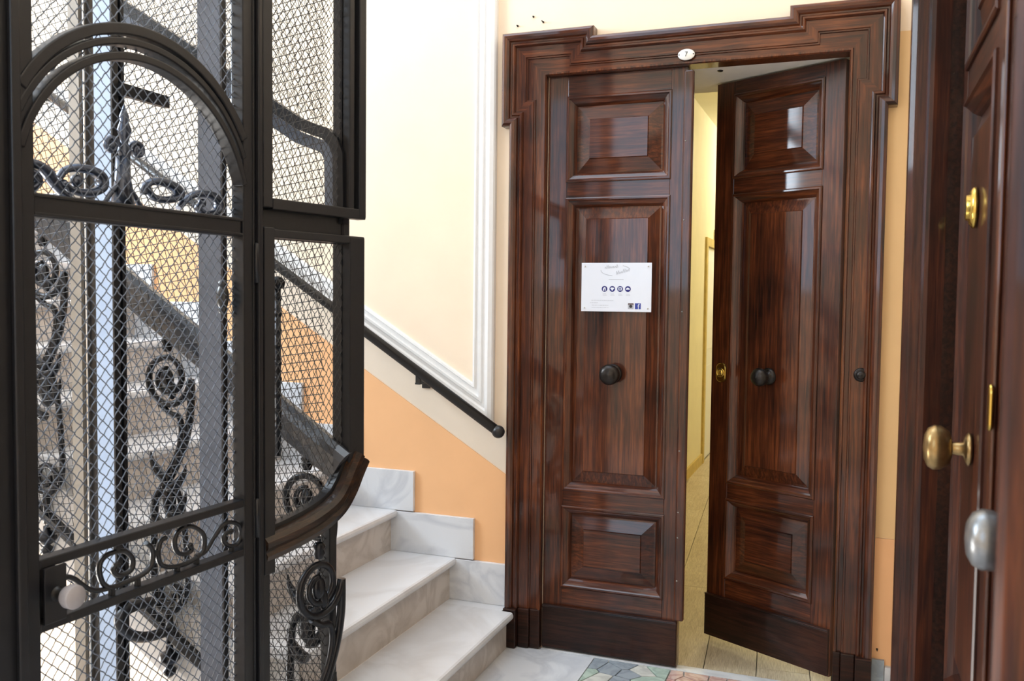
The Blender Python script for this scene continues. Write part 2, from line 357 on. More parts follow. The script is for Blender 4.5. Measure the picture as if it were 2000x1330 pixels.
b = MB(); b.box(XL, -2.71, YF, WT, ZC, ZC+.1); b.box(-.39, XR+1.3, YF, WT, ZC, ZC+.1); b.box(-2.71, -.39, -.19, WT, ZC, ZC+.1); b.box(-2.71, -.39, YF, -1.71, ZC, ZC+.1)
tag(b.build('ceiling', 'white'), 'white stairwell ceiling with an opening for the added roof light', 'ceiling', kind='structure')
def window(name, axis, c, a0, a1, z0, z1, label):
    e = empty(name, (0,0,0)); t = .03
    def bar(p0, p1, q0, q1, nm='frame_bar'):
        b = MB(); b.box(c-.02, c+.02, p0, p1, q0, q1) if axis == 'x' else b.box(p0, p1, c-.02, c+.02, q0, q1); b.build(nm, 'white', e)
    bar(a0, a0+t, z0, z1); bar(a1-t, a1, z0, z1); bar(a0+t, a1-t, z0, z0+t); bar(a0+t, a1-t, z1-t, z1); bar((a0+a1)/2-.012, (a0+a1)/2+.012, z0+t, z1-t, 'mullion')
    tag(e, label, 'window', kind='structure')
window('window_1', 'x', XL-.10, -2.8, -1.4, 2.5, 4.3, 'tall stair window on the turn of the stairs')
window('window_2', 'x', XL-.10, -2.1, -.6, -1.6, .1, 'low window on the flight below')
window('fill_window', 'y', YF-.10, -2.95, -1.45, 1.55, 3.45, 'added fill-light window behind the photographer')  # frame added around the fill light, out of view

# ================================================================== corridor behind the door
CX0, CX1, CY1, CZ = -1.20, .55, 6.3, 3.04
b = MB(); b.box(CX0-.12, CX0, WT, 4.50, 0, CZ); b.box(CX0-.12, CX0, 5.36, CY1, 0, CZ); b.box(CX0-.12, CX0, 4.50, 5.36, 1.96, CZ)
b.box(CX1, CX1+.12, WT, CY1, 0, CZ); b.box(CX0-.12, CX1+.12, CY1, CY1+.12, 0, CZ)
wc = tag(b.build('wall_corridor', 'yellow'), 'pale yellow corridor walls seen through the open door', 'wall', kind='structure')
MB().box(CX0, CX0+.015, WT, 4.46, 0, .09).build('baseboard', 'goldframe', wc)
tag(MB().box(CX0-.12, CX1+.12, WT, CY1+.12, CZ, CZ+.1).build('ceiling_corridor', 'ceil'), 'pale yellow ceiling of the corridor', 'ceiling', kind='structure')
b = MB(); b.box(OX0, OX1, .05, WT, OZ+.005, OZ+.02); b.box(OX0-.001, OX0+.004, .05, WT, 0, OZ+.005); b.box(OX1-.004, OX1+.001, .16, WT, 0, OZ+.005)
rev = tag(b.build('door_reveal', 'white'), 'white plastered lining of the doorway behind the open leaf', 'doorway', kind='structure')
MB().ball((-.50, .12, OZ+.004), .012, .016, .004, 10, 6).build('catch_plate', 'knobiron', rev)
fc = tag(MB().box(CX0-.14, CX1, .03, CY1, -.14, -.016).build('floor_corridor', 'grout'), 'pale plank floor of the corridor', 'floor', kind='structure')
MB().box(OX0, OX1, .03, WT, -.14, -.016).build('sill', 'grout', fc)
ang = R(94.3); du = (math.cos(ang), math.sin(ang)); dv = (-du[1], du[0])
for j in range(-2, 9):
    for i in range(-1, 6):
        u0 = i*1.22+(j*.47) % 1.22-.8; v0 = j*.2-.30
        poly = [(du[0]*u+dv[0]*v, du[1]*u+dv[1]*v) for u, v in ((u0,v0),(u0+1.217,v0),(u0+1.217,v0+.197),(u0,v0+.197))]
        if ((poly[1][0]-poly[0][0])*(poly[2][1]-poly[1][1])-(poly[1][1]-poly[0][1])*(poly[2][0]-poly[1][0])) < 0: poly = poly[::-1]
        poly = clip(clip(clip(clip(poly, 0, 1, .03), 1, 0, CX0+.002), -1, 0, -CX1+.002), 0, -1, -CY1)
        if len(poly) < 3: continue
        parts = [clip(poly, 0, 1, WT)]
        q = clip(clip(clip(poly, 0, -1, -WT), 1, 0, OX0+.005), -1, 0, -OX1+.005)
        parts.append(q)
        for q in parts:
            if len(q) >= 3 and max(p[1] for p in q)-min(p[1] for p in q) > .01:
                cx, cy = sum(p[0] for p in q)/len(q), sum(p[1] for p in q)/len(q)
                o = MB().prism_xy([((p[0]-cx)*du[0]+(p[1]-cy)*du[1], (p[0]-cx)*dv[0]+(p[1]-cy)*dv[1]) for p in q], -.016, 0).build('plank', 'plank', fc, loc=(cx, cy, 0)); o.rotation_euler = (0,0,ang)
# white door inside the corridor with its ochre frame
d5 = empty('door_5', (CX0, 4.50, 0))
MB().box(CX0-.14, CX0-.12, 4.40, 5.46, -.02, 2.1).build('backing', 'yellow', d5, world=True)
MB().box(CX0-.03, CX0-.005, 4.545, 5.315, .004, 1.915).build('leaf', 'whitedoor', d5, world=True)
for z0, z1 in ((.15, .85), (1.0, 1.8)):
    MB().box(CX0-.006, CX0-.001, 4.66, 5.20, z0, z1).build('panel', 'whitedoor', d5, bevel=.004, world=True)
b = MB(); b.box(CX0-.10, CX0+.02, 4.46, 4.54, 0, 1.995); b.box(CX0-.10, CX0+.02, 5.32, 5.40, 0, 1.995); b.box(CX0-.10, CX0+.02, 4.54, 5.32, 1.92, 1.995)
b.build('door_frame', 'goldframe', d5, bevel=.004, world=True)
tag(d5, 'white door in an ochre frame at the far end of the corridor', 'door', kind='structure')
b = MB(); b.box(CX0, CX0+.05, 4.98, 5.06, 2.0, 2.10); b.box(CX0+.01, CX0+.04, 5.06, 5.09, 2.02, 2.05)
tag(b.build('wall_sensor', 'ceil', bevel=.006), 'small pale box fixed above the ochre door frame in the corridor', 'sensor')
# corridor lamps
for k, (y, pw, c) in enumerate(((2.3, 17, (1.0, .89, .62)), (5.4, 44, (.98, .97, .92)))):
    b = MB(); b.lathe([(0, -.085), (.07, -.08), (.12, -.05), (.14, -.012)], (-.35, y, CZ), (0,0,1), 20); L0 = empty('ceiling_lamp', (-.35, y, CZ))
    b.build('glass_bowl', 'lamp', L0, world=True)
    MB().lathe([(.145, -.014), (.145, 0), (0, 0)], (-.35, y, CZ), (0,0,1), 20).build('rim', 'whitedoor', L0, world=True)
    tag(L0, ['round glass ceiling lamp giving warm light near the open door', 'round glass ceiling lamp at the far end of the corridor'][k], 'lamp', 'corridor lamps')
    ld = bpy.data.lights.new('lamp_light', 'POINT'); ld.energy = pw; ld.color = c; ld.shadow_soft_size = .12
    lo = bpy.data.objects.new('lamp_light', ld); col.objects.link(lo); lo.location = (-.35, y, CZ-.22)

# ================================================================== doors
PZ = [(1.915, 2.249), (.665, 1.846), (.264, .596)]
def knob(parent, x, z, r, m, proj=.055, oval=1.0):
    b = MB(); b.lathe([(0, -.0), (r*.9, 0), (r*.95, .004), (r*.7, .009), (r*.38, .012), (r*.34, proj-r*.95)], (x, 0, z), (0, -1, 0), 22)
    k = MB(); k.lathe([(r*.34, proj-r*.95), (r*.75, proj-r*.8), (r*.98, proj-r*.35), (r*1.0, proj), (r*.86, proj+r*.3), (r*.55, proj+r*.48), (0, proj+r*.56)], (0, 0, 0), (0, -1, 0), 24)
    k.v = [(vx*1.0+x, vy, vz*oval+z) for vx, vy, vz in k.v]
    o = k.build('knob', m, parent); b.build('rosette', m, o); return o
def leaf(name, loc, rz, W, px0, px1, top, kick=.19, sx=''):
    e = empty(name, loc, rz); T = .044; WV, WH = 'wv'+sx, 'wh'+sx
    MB().box(0, px0, 0, T, .0, top).build('stile', WV, e, bevel=.0015)
    MB().box(px1, W, 0, T, .0, top).build('stile', WV, e, bevel=.0015)
    zs = [(PZ[0][1], top), (PZ[1][1], PZ[0][0]), (PZ[2][1], PZ[1][0]), (0., PZ[2][0])]
    for z0, z1 in zs: MB().box(px0+.0004, px1-.0004, .0008, T, z0, z1).build('rail', WH, e, bevel=.001)
    k = MB(); k.box(.001, W-.001, -.016, -.0002, .006, kick-.012); k.prism_xz([(.001, kick-.012), (W-.001, kick-.012), (W-.001, kick-.006), (.001, kick-.006)], -.020, -.0002)
    k.build('kick_board', 'wdark', e, bevel=.003)
    for z0, z1 in PZ:
        fx = .088 if z1-z0 < .5 else .080
        # raised field with bevelled border
        def ring(o, y): return [(px0+o, y, z0+o), (px1-o, y, z0+o), (px1-o, y, z1-o), (px0+o, y, z1-o)]
        rs = [ring(.030, .024), ring(.040, .022), ring(fx, .008), ring(fx+.003, .003), ring(fx+.008, .003)]
        vs = [q for r in rs for q in r]; fs = [(4*i+a, 4*i+(a+1)%4, 4*i+4+(a+1)%4, 4*i+4+a) for i in range(len(rs)-1) for a in range(4)]+[(16, 17, 18, 19)]
        p = MB().add(vs, fs).build('panel', WH if z1-z0 < .5 else WV, e)
        pr = [(-.004, .0), (-.004, .004), (.0, .007), (.006, .007), (.010, .002), (.016, -.002), (.024, -.008), (.030, -.016), (.034, -.023)]
        for q in 'hv': MB().sweep_xz([(px0, z0), (px1, z0), (px1, z1), (px0, z1)], pr, 1, True, False, q).build('panel_moulding', 'w'+q+sx, p)
    return e
d1 = leaf('door_1', (-1.160, 0, .002), 0, .558, .079, .494, 2.335)
MB().box(.545, .583, -.024, -.0, .19, 2.318).build('astragal', 'wv', d1, bevel=.007)
knob(d1, .281, 1.148, .041, 'knobiron', .060)
for z in (.35, .52, .62, .86, 1.4, 1.75, 2.05): MB().lathe([(0, .001), (.0035, .0), (0, .002)], (.556, -.024, z), (0,-1,0), 8).build('tack', 'steel', d1)
tag(d1, 'closed left leaf of the dark wooden double door carrying the white plaque', 'door', kind='structure')
A2 = 28.3; HX, HY = -.038, .055; W2 = .567
d2 = leaf('door_2', (HX-W2*math.cos(R(A2)), HY+W2*math.sin(R(A2)), .030), -A2, W2, .090, .482, 2.305)
knob(d2, .275, 1.118, .036, 'knobiron', .070)
lk = MB()
pl = [( .052+.025*math.cos(a), 1.118+(.016 if math.sin(a) >= 0 else -.016)+.025*math.sin(a)) for a in [2*math.pi*i/28 for i in range(28)]]
lk.prism_xz(pl, -.009, 0); lo = lk.build('lock_plate', 'brass', d2, bevel=.004)
MB().lathe([(.019, .008), (.019, .013), (.015, .014), (.0145, .011), (.012, .011), (.012, .014), (0, .014)], (.052, 0, 1.118), (0,-1,0), 22).build('lock_cylinder', 'brass', lo)
MB().box(.046, .058, -.0148, -.0138, 1.1335, 1.1365).build('keyhole', 'black', lo)
tag(d2, 'right leaf of the dark wooden double door standing ajar, brass lock at its edge', 'door', kind='structure')
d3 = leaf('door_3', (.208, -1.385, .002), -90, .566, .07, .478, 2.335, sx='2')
knob(d3, .312, 1.185, .032, 'oldbrass', .060, 1.28)
lk = MB(); lk.lathe([(0, 0), (.030, .0), (.030, .004), (.024, .010), (.019, .010), (.018, .016), (0, .016)], (0,0,0), (0,-1,0), 24); lk.v = [(x+.262, y, z*1.25+1.62) for x, y, z in lk.v]
lo = lk.build('lock_rosette', 'brass', d3); MB().box(.2595, .2645, -.0172, -.0158, 1.61, 1.632).build('keyhole', 'black', lo)
tag(d3, 'far leaf of the dark door at right, with brass lock and aged brass knob', 'door', kind='structure')
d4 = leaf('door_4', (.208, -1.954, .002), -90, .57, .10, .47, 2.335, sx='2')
MB().box(.004, .034, -.007, 0, .19, 2.32).build('astragal', 'wv', d4, bevel=.003)
knob(d4, .262, 1.148, .036, 'pewter', .044, 1.08)
pl = [(.030+.013*math.cos(a), 1.292+(.022 if math.sin(a) >= 0 else -.022)+.013*math.sin(a)) for a in [2*math.pi*i/24 for i in range(24)]]
MB().prism_xz(pl, -.012, -.007).build('lock_plate', 'brass', d4, bevel=.003)
MB().box(-.02, .03, .008, .04, .01, 2.33).build('rebate', 'wdark', d4)
tag(d4, 'near leaf of the dark door at right edge, with worn grey metal knob', 'door', kind='structure')
# surrounds
PROF = [(0, 0), (0, .052), (.004, .058), (.012, .062), (.022, .060), (.030, .052), (.034, .044), (.040, .044), (.044, .050), (.050, .050), (.054, .044), (.056, .036), (.096, .036), (.098, .031), (.103, .031), (.105, .026)]
def surround(name, loc, rz, outer, x0, x1, z1, zb, thick, label):
    e = empty(name, loc, rz); k = thick; sx = '2' if k > 1.1 else ''
    for q in 'hv': MB().sweep_xz(outer, [(o, h*k) for o, h in PROF], -1, False, False, q).build('moulding', 'w'+q+sx, e)
    # inner fascia between the moulding and the opening
    n = len(outer); inn = []
    for i, (x, z) in enumerate(outer):
        p = Vector((x, z)); d1_ = (p-Vector(outer[i-1])).normalized() if i else (Vector(outer[1])-p).normalized(); d2_ = (Vector(outer[i+1])-p).normalized() if i < n-1 else d1_
        m = Vector((d1_.y, -d1_.x))+Vector((d2_.y, -d2_.x)); m = m*(2/m.length_squared); inn.append((x+m.x*.105, z+m.y*.105))
    yf = -.026*k
    h = len(inn)//2; itl = next(i for i in range(n) if abs(inn[i][1]-max(q[1] for q in inn)) < 1e-6); itr = n-1-itl
    for poly, m_ in ((inn[:itl+1]+[(x0, z1), (x0, zb)], 'wv'), (inn[itl:itr+1]+[(x1, z1), (x0, z1)], 'wh'), (inn[itr:]+[(x1, zb), (x1, z1)], 'wv')):
        MB().add([(x, yf, z) for x, z in poly], [tuple(range(len(poly)))]).build('fascia', m_+sx, e)
    b = MB(); pr = [(0, .006), (0, .030*k), (-.004, .036*k), (-.010, .036*k), (-.013, .026*k)]
    b.sweep_xz([(x0, zb), (x0, z1), (x1, z1), (x1, zb)], [(o, h) for o, h in pr], -1); b.build('inner_bead', 'wv'+sx, e)
    for c in ((x0, x0+.012), (x1-.012, x1)):
        if k < 1.1 and c[0] == x0: MB().box(c[0], c[1], .048, .075, zb, z1).build('door_stop', 'wdark', e)
    dj = .05 if k < 1.1 else .075
    for c in ((x0-.02, x0-.0005, zb, z1), (x1+.0005, x1+.02, zb, z1), (x0-.02, x1+.02, z1+.0005, z1+.02)): MB().box(c[0], c[1], -.0255*k, dj, c[2], c[3]).build('jamb_lining', 'wdark' if sx else 'wv', e)
    return e
oL, oR = -1.312, .106
outer = [(oL, .165), (oL, 2.142), (oL-.034, 2.142), (oL-.034, 2.512), (-.965, 2.512), (-.965, 2.474), (-.232, 2.474), (-.232, 2.512), (oR+.030, 2.512), (oR+.030, 2.135), (oR, 2.135), (oR, .165)]
t2 = surround('trim_2', (0, 0, 0), 0, outer, OX0, OX1, OZ, .165, 1.0, 'x')
for x0, x1, xo in ((oL, OX0, 1), (OX1, oR, -1)):
    zlo = .002
    segs = ((0, .056, .072), (.056, .105, .046), (.105, x1-x0, .038))
    for a, c, h in segs:
        q0, q1 = (x0+a, x0+c) if xo > 0 else (x1-c, x1-a)
        z0 = .158 if (xo > 0 and a == 0) else zlo
        if xo > 0 and a == 0: q0 = x0+.0; z0 = .16
        if z0 < .1 or True:
            MB().box(q0, q1-.0002, -h, 0, .002, .165).build('plinth_block', 'wdark', t2, bevel=.004)
tag(t2, 'eared dark wooden surround of the double door beside the stairs', 'door frame', kind='structure')
W3 = 1.15
outer = [(-.178, 0), (-.178, 2.52), (W3+.178, 2.52), (W3+.178, 0)]
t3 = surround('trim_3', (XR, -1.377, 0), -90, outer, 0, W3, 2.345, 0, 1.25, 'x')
tag(t3, 'dark wooden door surround at the right edge of the view', 'door frame', kind='structure')
# white plaque on the left leaf
pq = empty('door_plaque', (-.869, -.008, 1.494))
tag(pq, 'white acrylic plaque with four navy icons on the closed door leaf', 'sign')
hw, hh = .142, .0965
bd = MB().box(-hw, hw, -.004, 0, -hh, hh).build('board', 'acrylic', pq, bevel=.0008)
for sx in (-1, 1):
    for sz in (-1, 1):
        MB().lathe([(0, -.015), (.003, -.015), (.003, .006), (.0022, .0072), (0, .0072)], (sx*(hw-.014), 0, sz*(hh-.014)), (0,-1,0), 10).build('screw', 'steel', pq)
def flatp(poly, m, nm, par, y=-.0044): return MB().prism_xz(poly, y, -.004).build(nm, m, par)
def ell(cx, cz, rx, rz, n=24, a0=0, a1=2*math.pi): return [(cx+rx*math.cos(a0+(a1-a0)*i/n), cz+rz*math.sin(a0+(a1-a0)*i/n)) for i in range(n)]
icx = [-.0465, -.0148, .0168, .0482]
for k, x in enumerate(icx):
    ic = flatp(ell(x, -.0065, .0115, .0115), 'navy', 'icon_disc', pq, -.0046)
    if k == 0:
        g = [(x-.006, -.014), (x-.006, -.004), (x, .0005), (x+.005, -.002), (x+.005, -.014), (x+.002, -.014), (x+.002, -.006), (x-.001, -.006), (x-.001, -.014)]
    elif k == 1:
        g = [(x-.0085, -.004), (x-.004, -.001), (x+.004, -.001), (x+.0085, -.004), (x+.004, -.009), (x, -.0145), (x-.004, -.009)]
    elif k == 2: g = [(x-.0065, -.012), (x-.0065, -.0005), (x+.0065, -.0005), (x+.0065, -.012)]
    else: g = [(x-.008, -.009), (x-.006, -.004), (x-.002, -.001), (x+.003, -.002), (x+.007, -.005), (x+.008, -.009)]
    MB().prism_xz(g, -.0050, -.0046).build('pictogram', 'acrylic', ic)
    if k == 2: MB().prism_xz([(x-.0035, -.0092), (x-.0035, -.0035), (x+.0035, -.0035), (x+.0035, -.0092)], -.0053, -.0050).build('screen_mark', 'navy', ic)
    for q, (dx, wd) in enumerate(((0, .014), (.001, .017))):
        MB().box(x-wd/2+dx, x+wd/2+dx, -.0043, -.004, -.0268-.005*q, -.0256-.005*q).build('caption_line', 'ink', pq)
for q, (x0, x1) in enumerate(((-.100, -.010), (-.105, -.072), (-.098, -.030), (-.098, -.028))):
    z = -.0535-.0095*q; xx = x0; rnd = random.Random(q)
    b = MB()
    while xx < x1:
        l = rnd.uniform(.003, .010); b.box(xx, min(xx+l, x1), -.0043, -.004, z, z+.0017); xx += l+.0018
    b.build('address_line', 'ink', pq)
# logo: open oval swoosh with two lines of slanted lettering
b = MB()
def stroke(b, pts, r, y=-.0042):
    for i in range(len(pts)-1):
        a, c = Vector(pts[i]), Vector(pts[i+1]); d = c-a
        if d.length < 1e-6: continue
        n = Vector((-d.y, d.x)).normalized()*r
        b.prism_xz([tuple(a+n), tuple(c+n), tuple(c-n), tuple(a-n)], y-.0002, -.004)
stroke(b, ell(.0, .066, .062, .021, 14, R(175), R(262))+[], .0011)
b.build('logo_swoosh', 'ink', pq); b = MB(); stroke(b, ell(.0, .066, .056, .022, 12, R(62), R(5)), .0011)
b.build('logo_swoosh', 'ink', pq)
def squiggle(x0, z0, n, step, h, slope, seed):
    rnd = random.Random(seed); b = MB(); x = x0
    for i in range(n):
        z = z0+slope*(x-x0); k = rnd.random(); hh_ = h*(1.5 if k > .7 else .85)
        stroke(b, [(x, z), (x+.0015, z+hh_)], .0008); stroke(b, [(x+.0012, z+hh_*.8), (x+step*.65, z+hh_*.55), (x+step*.7, z)], .0007); x += step
    return b
squiggle(-.046, .073, 8, .0068, .0095, .08, 1).build('logo_lettering', 'ink', pq)
squiggle(.0, .050, 8, .0068, .0095, .28, 2).build('logo_lettering', 'ink', pq)
MB().box(-.030, .030, -.0043, -.004, .0295, .0315).build('caption_line', 'ink', pq)
ig = flatp([(.0495, -.083), (.0495, -.064), (.0515, -.062), (.0705, -.062), (.0725, -.064), (.0725, -.083), (.0705, -.085), (.0515, -.085)], 'ink', 'camera_icon', pq, -.0044)
MB().prism_xz([(.0495, -.0685), (.0495, -.064), (.0515, -.062), (.0705, -.062), (.0725, -.064), (.0725, -.0685)], -.0047, -.0044).build('camera_top', 'brownink', ig)
MB().prism_xz(ell(.061, -.0745, .0062, .0062), -.0048, -.0044).build('camera_lens', 'black', ig)
fb = flatp([(.0775, -.085), (.0775, -.062), (.1005, -.062), (.1005, -.085)], 'blueink', 'square_icon', pq, -.0046)
vs, fs = text_mesh('f', .030)
MB().add([(x+.0915, -.0049, y-.0760) for x, y, _ in vs], fs).build('letter', 'acrylic', fb)
# enamel number plate
npl = empty('number_plate', (-.605, -.038, 2.372))
o = MB().lathe([(0, 0), (1, 0), (1, .10), (.9, .17), (0, .22)], (0,0,0), (0,-1,0), 28)
o.v = [(x*.032, y*.03, z*.021) for x, y, z in o.v]; o.build('plate', 'enamel', npl)
vs, fs = text_mesh('7', .026); MB().add([(x, -.0070, y) for x, y, _ in vs], fs).build('numeral', 'black', npl)
for sx in (-1, 1): MB().ball((sx*.027, -.0045, 0), .0028, .002, .0028, 8, 6).build('screw', 'knobiron', npl)
tag(npl, 'small oval white enamel plate with black 7 above the doorway', 'number plate')
# bell knob on the right jamb of the surround
bp = empty('bell_knob', (.042, -.036, 1.186))
MB().lathe([(0, 0), (.024, 0), (.025, .004), (.020, .008), (.012, .010)], (0,0,0), (0,-1,0), 22).build('rosette', 'knobiron', bp)
MB().lathe([(.012, .010), (.016, .018), (.015, .026), (.008, .031), (0, .032)], (0,0,0), (0,-1,0), 20).build('button', 'knobiron', bp)
tag(bp, 'small dark bronze bell knob on the right side of the door surround', 'bell')

# ================================================================== staircase
NX, GO, Z1, RI, YB = -1.262, .284, .155, .18, -1.12
st = empty('staircase', (NX, 0, 0))
tag(st, 'white marble staircase climbing left along the orange wall', 'stairs', kind='structure')
def nos(k): return NX-GO*(k-1)
def tz(k): return Z1+RI*(k-1)
NS = 10
nose = [(0, -.015), (.004, -.027), (.014, -.032)]
def tread_mb(L, y0, y1):
    pr = [(-L, 0), (-.012, 0), (-.004, -.003), (0, -.012), (0, -.020), (-.004, -.028), (-.012, -.031), (-L, -.031)]
    b = MB(); n = len(pr)
    b.add([(x, y0, z) for x, z in pr]+[(x, y1, z) for x, z in pr], [tuple(range(n-1,-1,-1)), tuple(range(n, 2*n))]+[(i, (i+1)%n, (i+1)%n+n, i+n) for i in range(n)])
    return b
tm = None
for k in range(1, NS+1):
    if k == 1:
        o = tread_mb(GO+.03, YB-.02, -.078).build('tread', 'marb2', st, loc=(0, 0, tz(1)))
        MB().box(oL-.31, oL-.002, -.078, -.0, tz(1)-.031, tz(1)).build('tread_corner', 'marb2', st, world=True)
        MB().box(-.045, -.030, YB, -.078, .001, tz(1)-.031).build('riser', 'riser', st)
    else:
        if tm is None: o = tread_mb(GO+.03, YB-.02, -.018).build('tread', 'marb2', st, loc=(nos(k)-NX, 0, tz(k))); tm = o
        else:
            o = tm.copy(); col.objects.link(o); o.parent = st; o.location = (nos(k)-NX, 0, tz(k))
        MB().box(-.045, -.030, YB, -.018, -RI+.0003, -.031).build('riser', 'riser', st, loc=(nos(k)-NX, 0, tz(k)))
# stepped wall tiles
for k in range(1, NS+1):
    xr = nos(k)+.078; xl = nos(k+1)-.035
    if k == 1: xr = oL-.002
    MB().box(xl, xr, -.022, -.004, tz(k)+.0005, tz(k)+RI-.004).build('skirting_tile', 'marb', st, bevel=.0015, world=True)
# landing at the turn, string and soffit
zl = tz(NS)+RI; xe = nos(NS+1)
MB().box(XL, xe, YF*.5, 0, zl-.16, zl).build('turn_landing', 'marb2', st, world=True)
MB().box(xe-.045, xe-.03, YB, -.018, zl-RI+.0003, zl-.03).build('riser', 'riser', st, world=True)
poly = [(nos(1)-.05, .0005)]
poly = [(nos(1)-.046, .0)]+[q for k in range(1, NS+1) for q in ((nos(k)-.046, tz(k)-.032), (nos(k+1)-.046, tz(k)-.032))]+[(xe-.046, tz(NS)-.3), (nos(1)-.60, .0)]
MB().prism_xz(poly, YB, YB+.05).build('string', 'plaster', st, world=True)
def pz(x): return Z1+(NX-x)*RI/GO
MB().prism_xz([(-1.95, pz(-1.95)-.43), (-1.95, pz(-1.95)-.34), (xe, pz(xe)-.34), (xe, pz(xe)-.43)], YB+.005, -.005).build('soffit', 'plaster', st, world=True)
MB().prism_xz([(-1.66, .003), (-1.66, pz(-1.66)-.21), (-1.75, pz(-1.75)-.19), (xe, pz(xe)-.19), (xe, pz(xe)-.44), (-1.97, pz(-1.97)-.44)], YB-.03, YB-.001).build('string_face', 'plaster', st, world=True)

# wall handrail
hr = empty('wall_handrail', (-1.336, -.08, .899))
dirx, dirz = -1, .6335
p0 = (-1.336, -.08, .899); pe = (-4.6, -.08, .899+.6335*(4.6-1.336))
MB().tube([p0, pe], .0205, 14).build('rail', 'rubber', hr, world=True)
MB().ball(p0, .027, .027, .027, 16, 10).build('end_ball', 'rubber', hr, world=True)
for x in (-1.70, -2.75, -3.8):
    z = .899+.6335*(-1.336-x)
    b = MB(); b.box(x-.012, x+.012, -.092, -.004, z-.052, z-.044); b.box(x-.012, x+.012, -.088, -.072, z-.046, z-.014); b.box(x-.02, x+.02, -.010, -.004, z-.075, z-.02)
    b.build('bracket', 'rubber', hr, world=True, bevel=.002)
tag(hr, 'black tubular handrail with ball end fixed along the stair wall', 'handrail')

# ================================================================== scroll balustrade of the stairs
HRZ = lambda x: .947+.651*(-1.417-x)          # centre of the handrail
bn = empty('stair_balustrade', (-1.40, YB-.045, 0))
tag(bn, 'black iron scroll balustrade with dark handrail along the flight', 'balustrade')
YS = YB-.05
prr = [(-.052, .012), (-.040, .030), (-.010, .036), (.022, .036), (.040, .028), (.052, .010), (.052, -.010), (.040, -.028), (.022, -.036), (-.010, -.036), (-.040, -.030), (-.052, -.012)]
b = MB(); xs = (-1.405, xe)
nx_, nz_ = .651/math.hypot(1, .651), 1/math.hypot(1, .651)
vs = []
for x in xs:
    for o, h in prr: vs.append((x+nx_*o, YS+h, HRZ(x)+nz_*o))
n = len(prr); b.add(vs, [(i, (i+1)%n, (i+1)%n+n, i+n) for i in range(n)]+[tuple(range(n-1,-1,-1)), tuple(range(n, 2*n))])
b.build('handrail', 'railsheen', bn, world=True)
b = MB(); b.add([(x, y, pz(x)-.32+q) for x in (-1.70, xe) for y in (YS-.012, YS+.018) for q in (-.014, .014)], [(0,1,3,2),(4,6,7,5),(0,2,6,4),(1,5,7,3),(0,4,5,1),(2,3,7,6)])
b.build('bottom_bar', 'iron', bn, world=True)
def baluster(H):
    b = MB(); t = lambda pts, r, n=8: b.tube([(x, 0, z) for x, z in pts], r, n, 1.0, (0,1,0))
    sp = spiral(0, 0, .094, .030, 0, -1.75, 44)
    t(sp, [.0125-.004*i/44 for i in range(45)])
    t(smooth_path([(.094, 0), (.092, -.10), (.070, -.20), (.025, -.30), (-.02, -.36)], 5), .0125)
    t(smooth_path([(-.03, -.088), (.01, -.115), (.045, -.125), (.056, -.17), (.040, -.24), (.0, -.31), (-.03, -.37)], 5), .010)
    b.ball((.0, 0, -.004), .024, .014, .034); b.ball((.018, 0, -.04), .016, .012, .030)
    b.lathe([(.012, .13), (.020, .12), (.014, .11), (.018, .10), (.012, .085)], (0,0,0), (0,0,1), 12)
    low = -H+.17
    t(smooth_path([(-.02, -.36), (-.055, -.42), (-.060, low+.05), (-.03, low-.01)], 5), [.013]*16)
    t(spiral(.0, low+.02, .062, .018, math.pi*1.1, 1.5, 30), [.012-.004*i/30 for i in range(31)])
    t(smooth_path([(.02, -.34), (.055, -.42), (.075, low+.08), (.06, low)], 5), [.010]*16)
    for s, zz in ((1, -.36), (-1, -.33), (1, -.45), (-1, -.50)):       # leaves
        t(smooth_path([(0, zz), (s*.03, zz+.012), (s*.062, zz+.05), (s*.070, zz+.085)], 3), [.016, .018, .019, .018, .016, .014, .010, .007, .004, .003][:10])
    b.ball((0, 0, -.40), .030, .016, .05)
    b.tube([(0, 0, low-.03), (0, 0, -H+.03)], .012, 8)
    return b
def pendant(H):
    return MB().lathe([(0, .055), (.012, .05), (.012, .035), (.030, .025), (.034, .008), (.022, -.008), (.010, -.016), (.022, -.03), (.020, -.042), (.006, -.056), (0, -.058)], (0,0,-H), (0,0,1), 14)
proto = None; protop = None
for k in range(5):
    x = -1.529-.527*k; z = HRZ(x)-.185
    if proto is None:
        proto = baluster(.90).build('scroll_baluster', 'iron2', bn); protop = pendant(.93).build('pendant', 'iron2', proto); o = proto
    else:
        o = proto.copy(); col.objects.link(o); o.parent = bn; c = protop.copy(); col.objects.link(c); c.parent = o
    o.location = (x+1.40, -.006, z)

# ================================================================== lift cage: side panel beside the gate
cg = empty('lift_cage', (-1.40, -1.12, 0), 78)
tag(cg, 'black iron lift cage panel with wire mesh between gate and stairs', 'lift cage')
def bar(x0, x1, z0, z1, y0, y1, nm, par, m='iron', bev=.003): return MB().box(x0, x1, y0, y1, z0, z1).build(nm, m, par, bevel=bev)
ZT = 3.1
bar(-.381, -.347, 1.68, ZT, -.035, .0, 'upper_stile', cg); bar(-.049, -.028, 1.68, ZT, -.03, .0, 'upper_stile', cg); bar(-.012, .017, 1.68, ZT, -.035, .0, 'upper_stile', cg)
bar(-.347, .017, 1.676, 1.706, -.034, .0, 'upper_rail', cg); bar(-.383, -.014, 1.60, 1.70, .002, .02, 'joint_plate', cg); bar(-.375, .017, 2.62, 2.66, -.03, 0, 'upper_rail', cg)
bar(-.383, -.345, .70, 1.628, -.04, .01, 'lower_stile', cg); bar(-.049, .015, .93, 1.622, -.032, .01, 'lower_stile', cg); bar(-.345, .015, 1.602, 1.625, -.031, .008, 'lower_rail', cg)
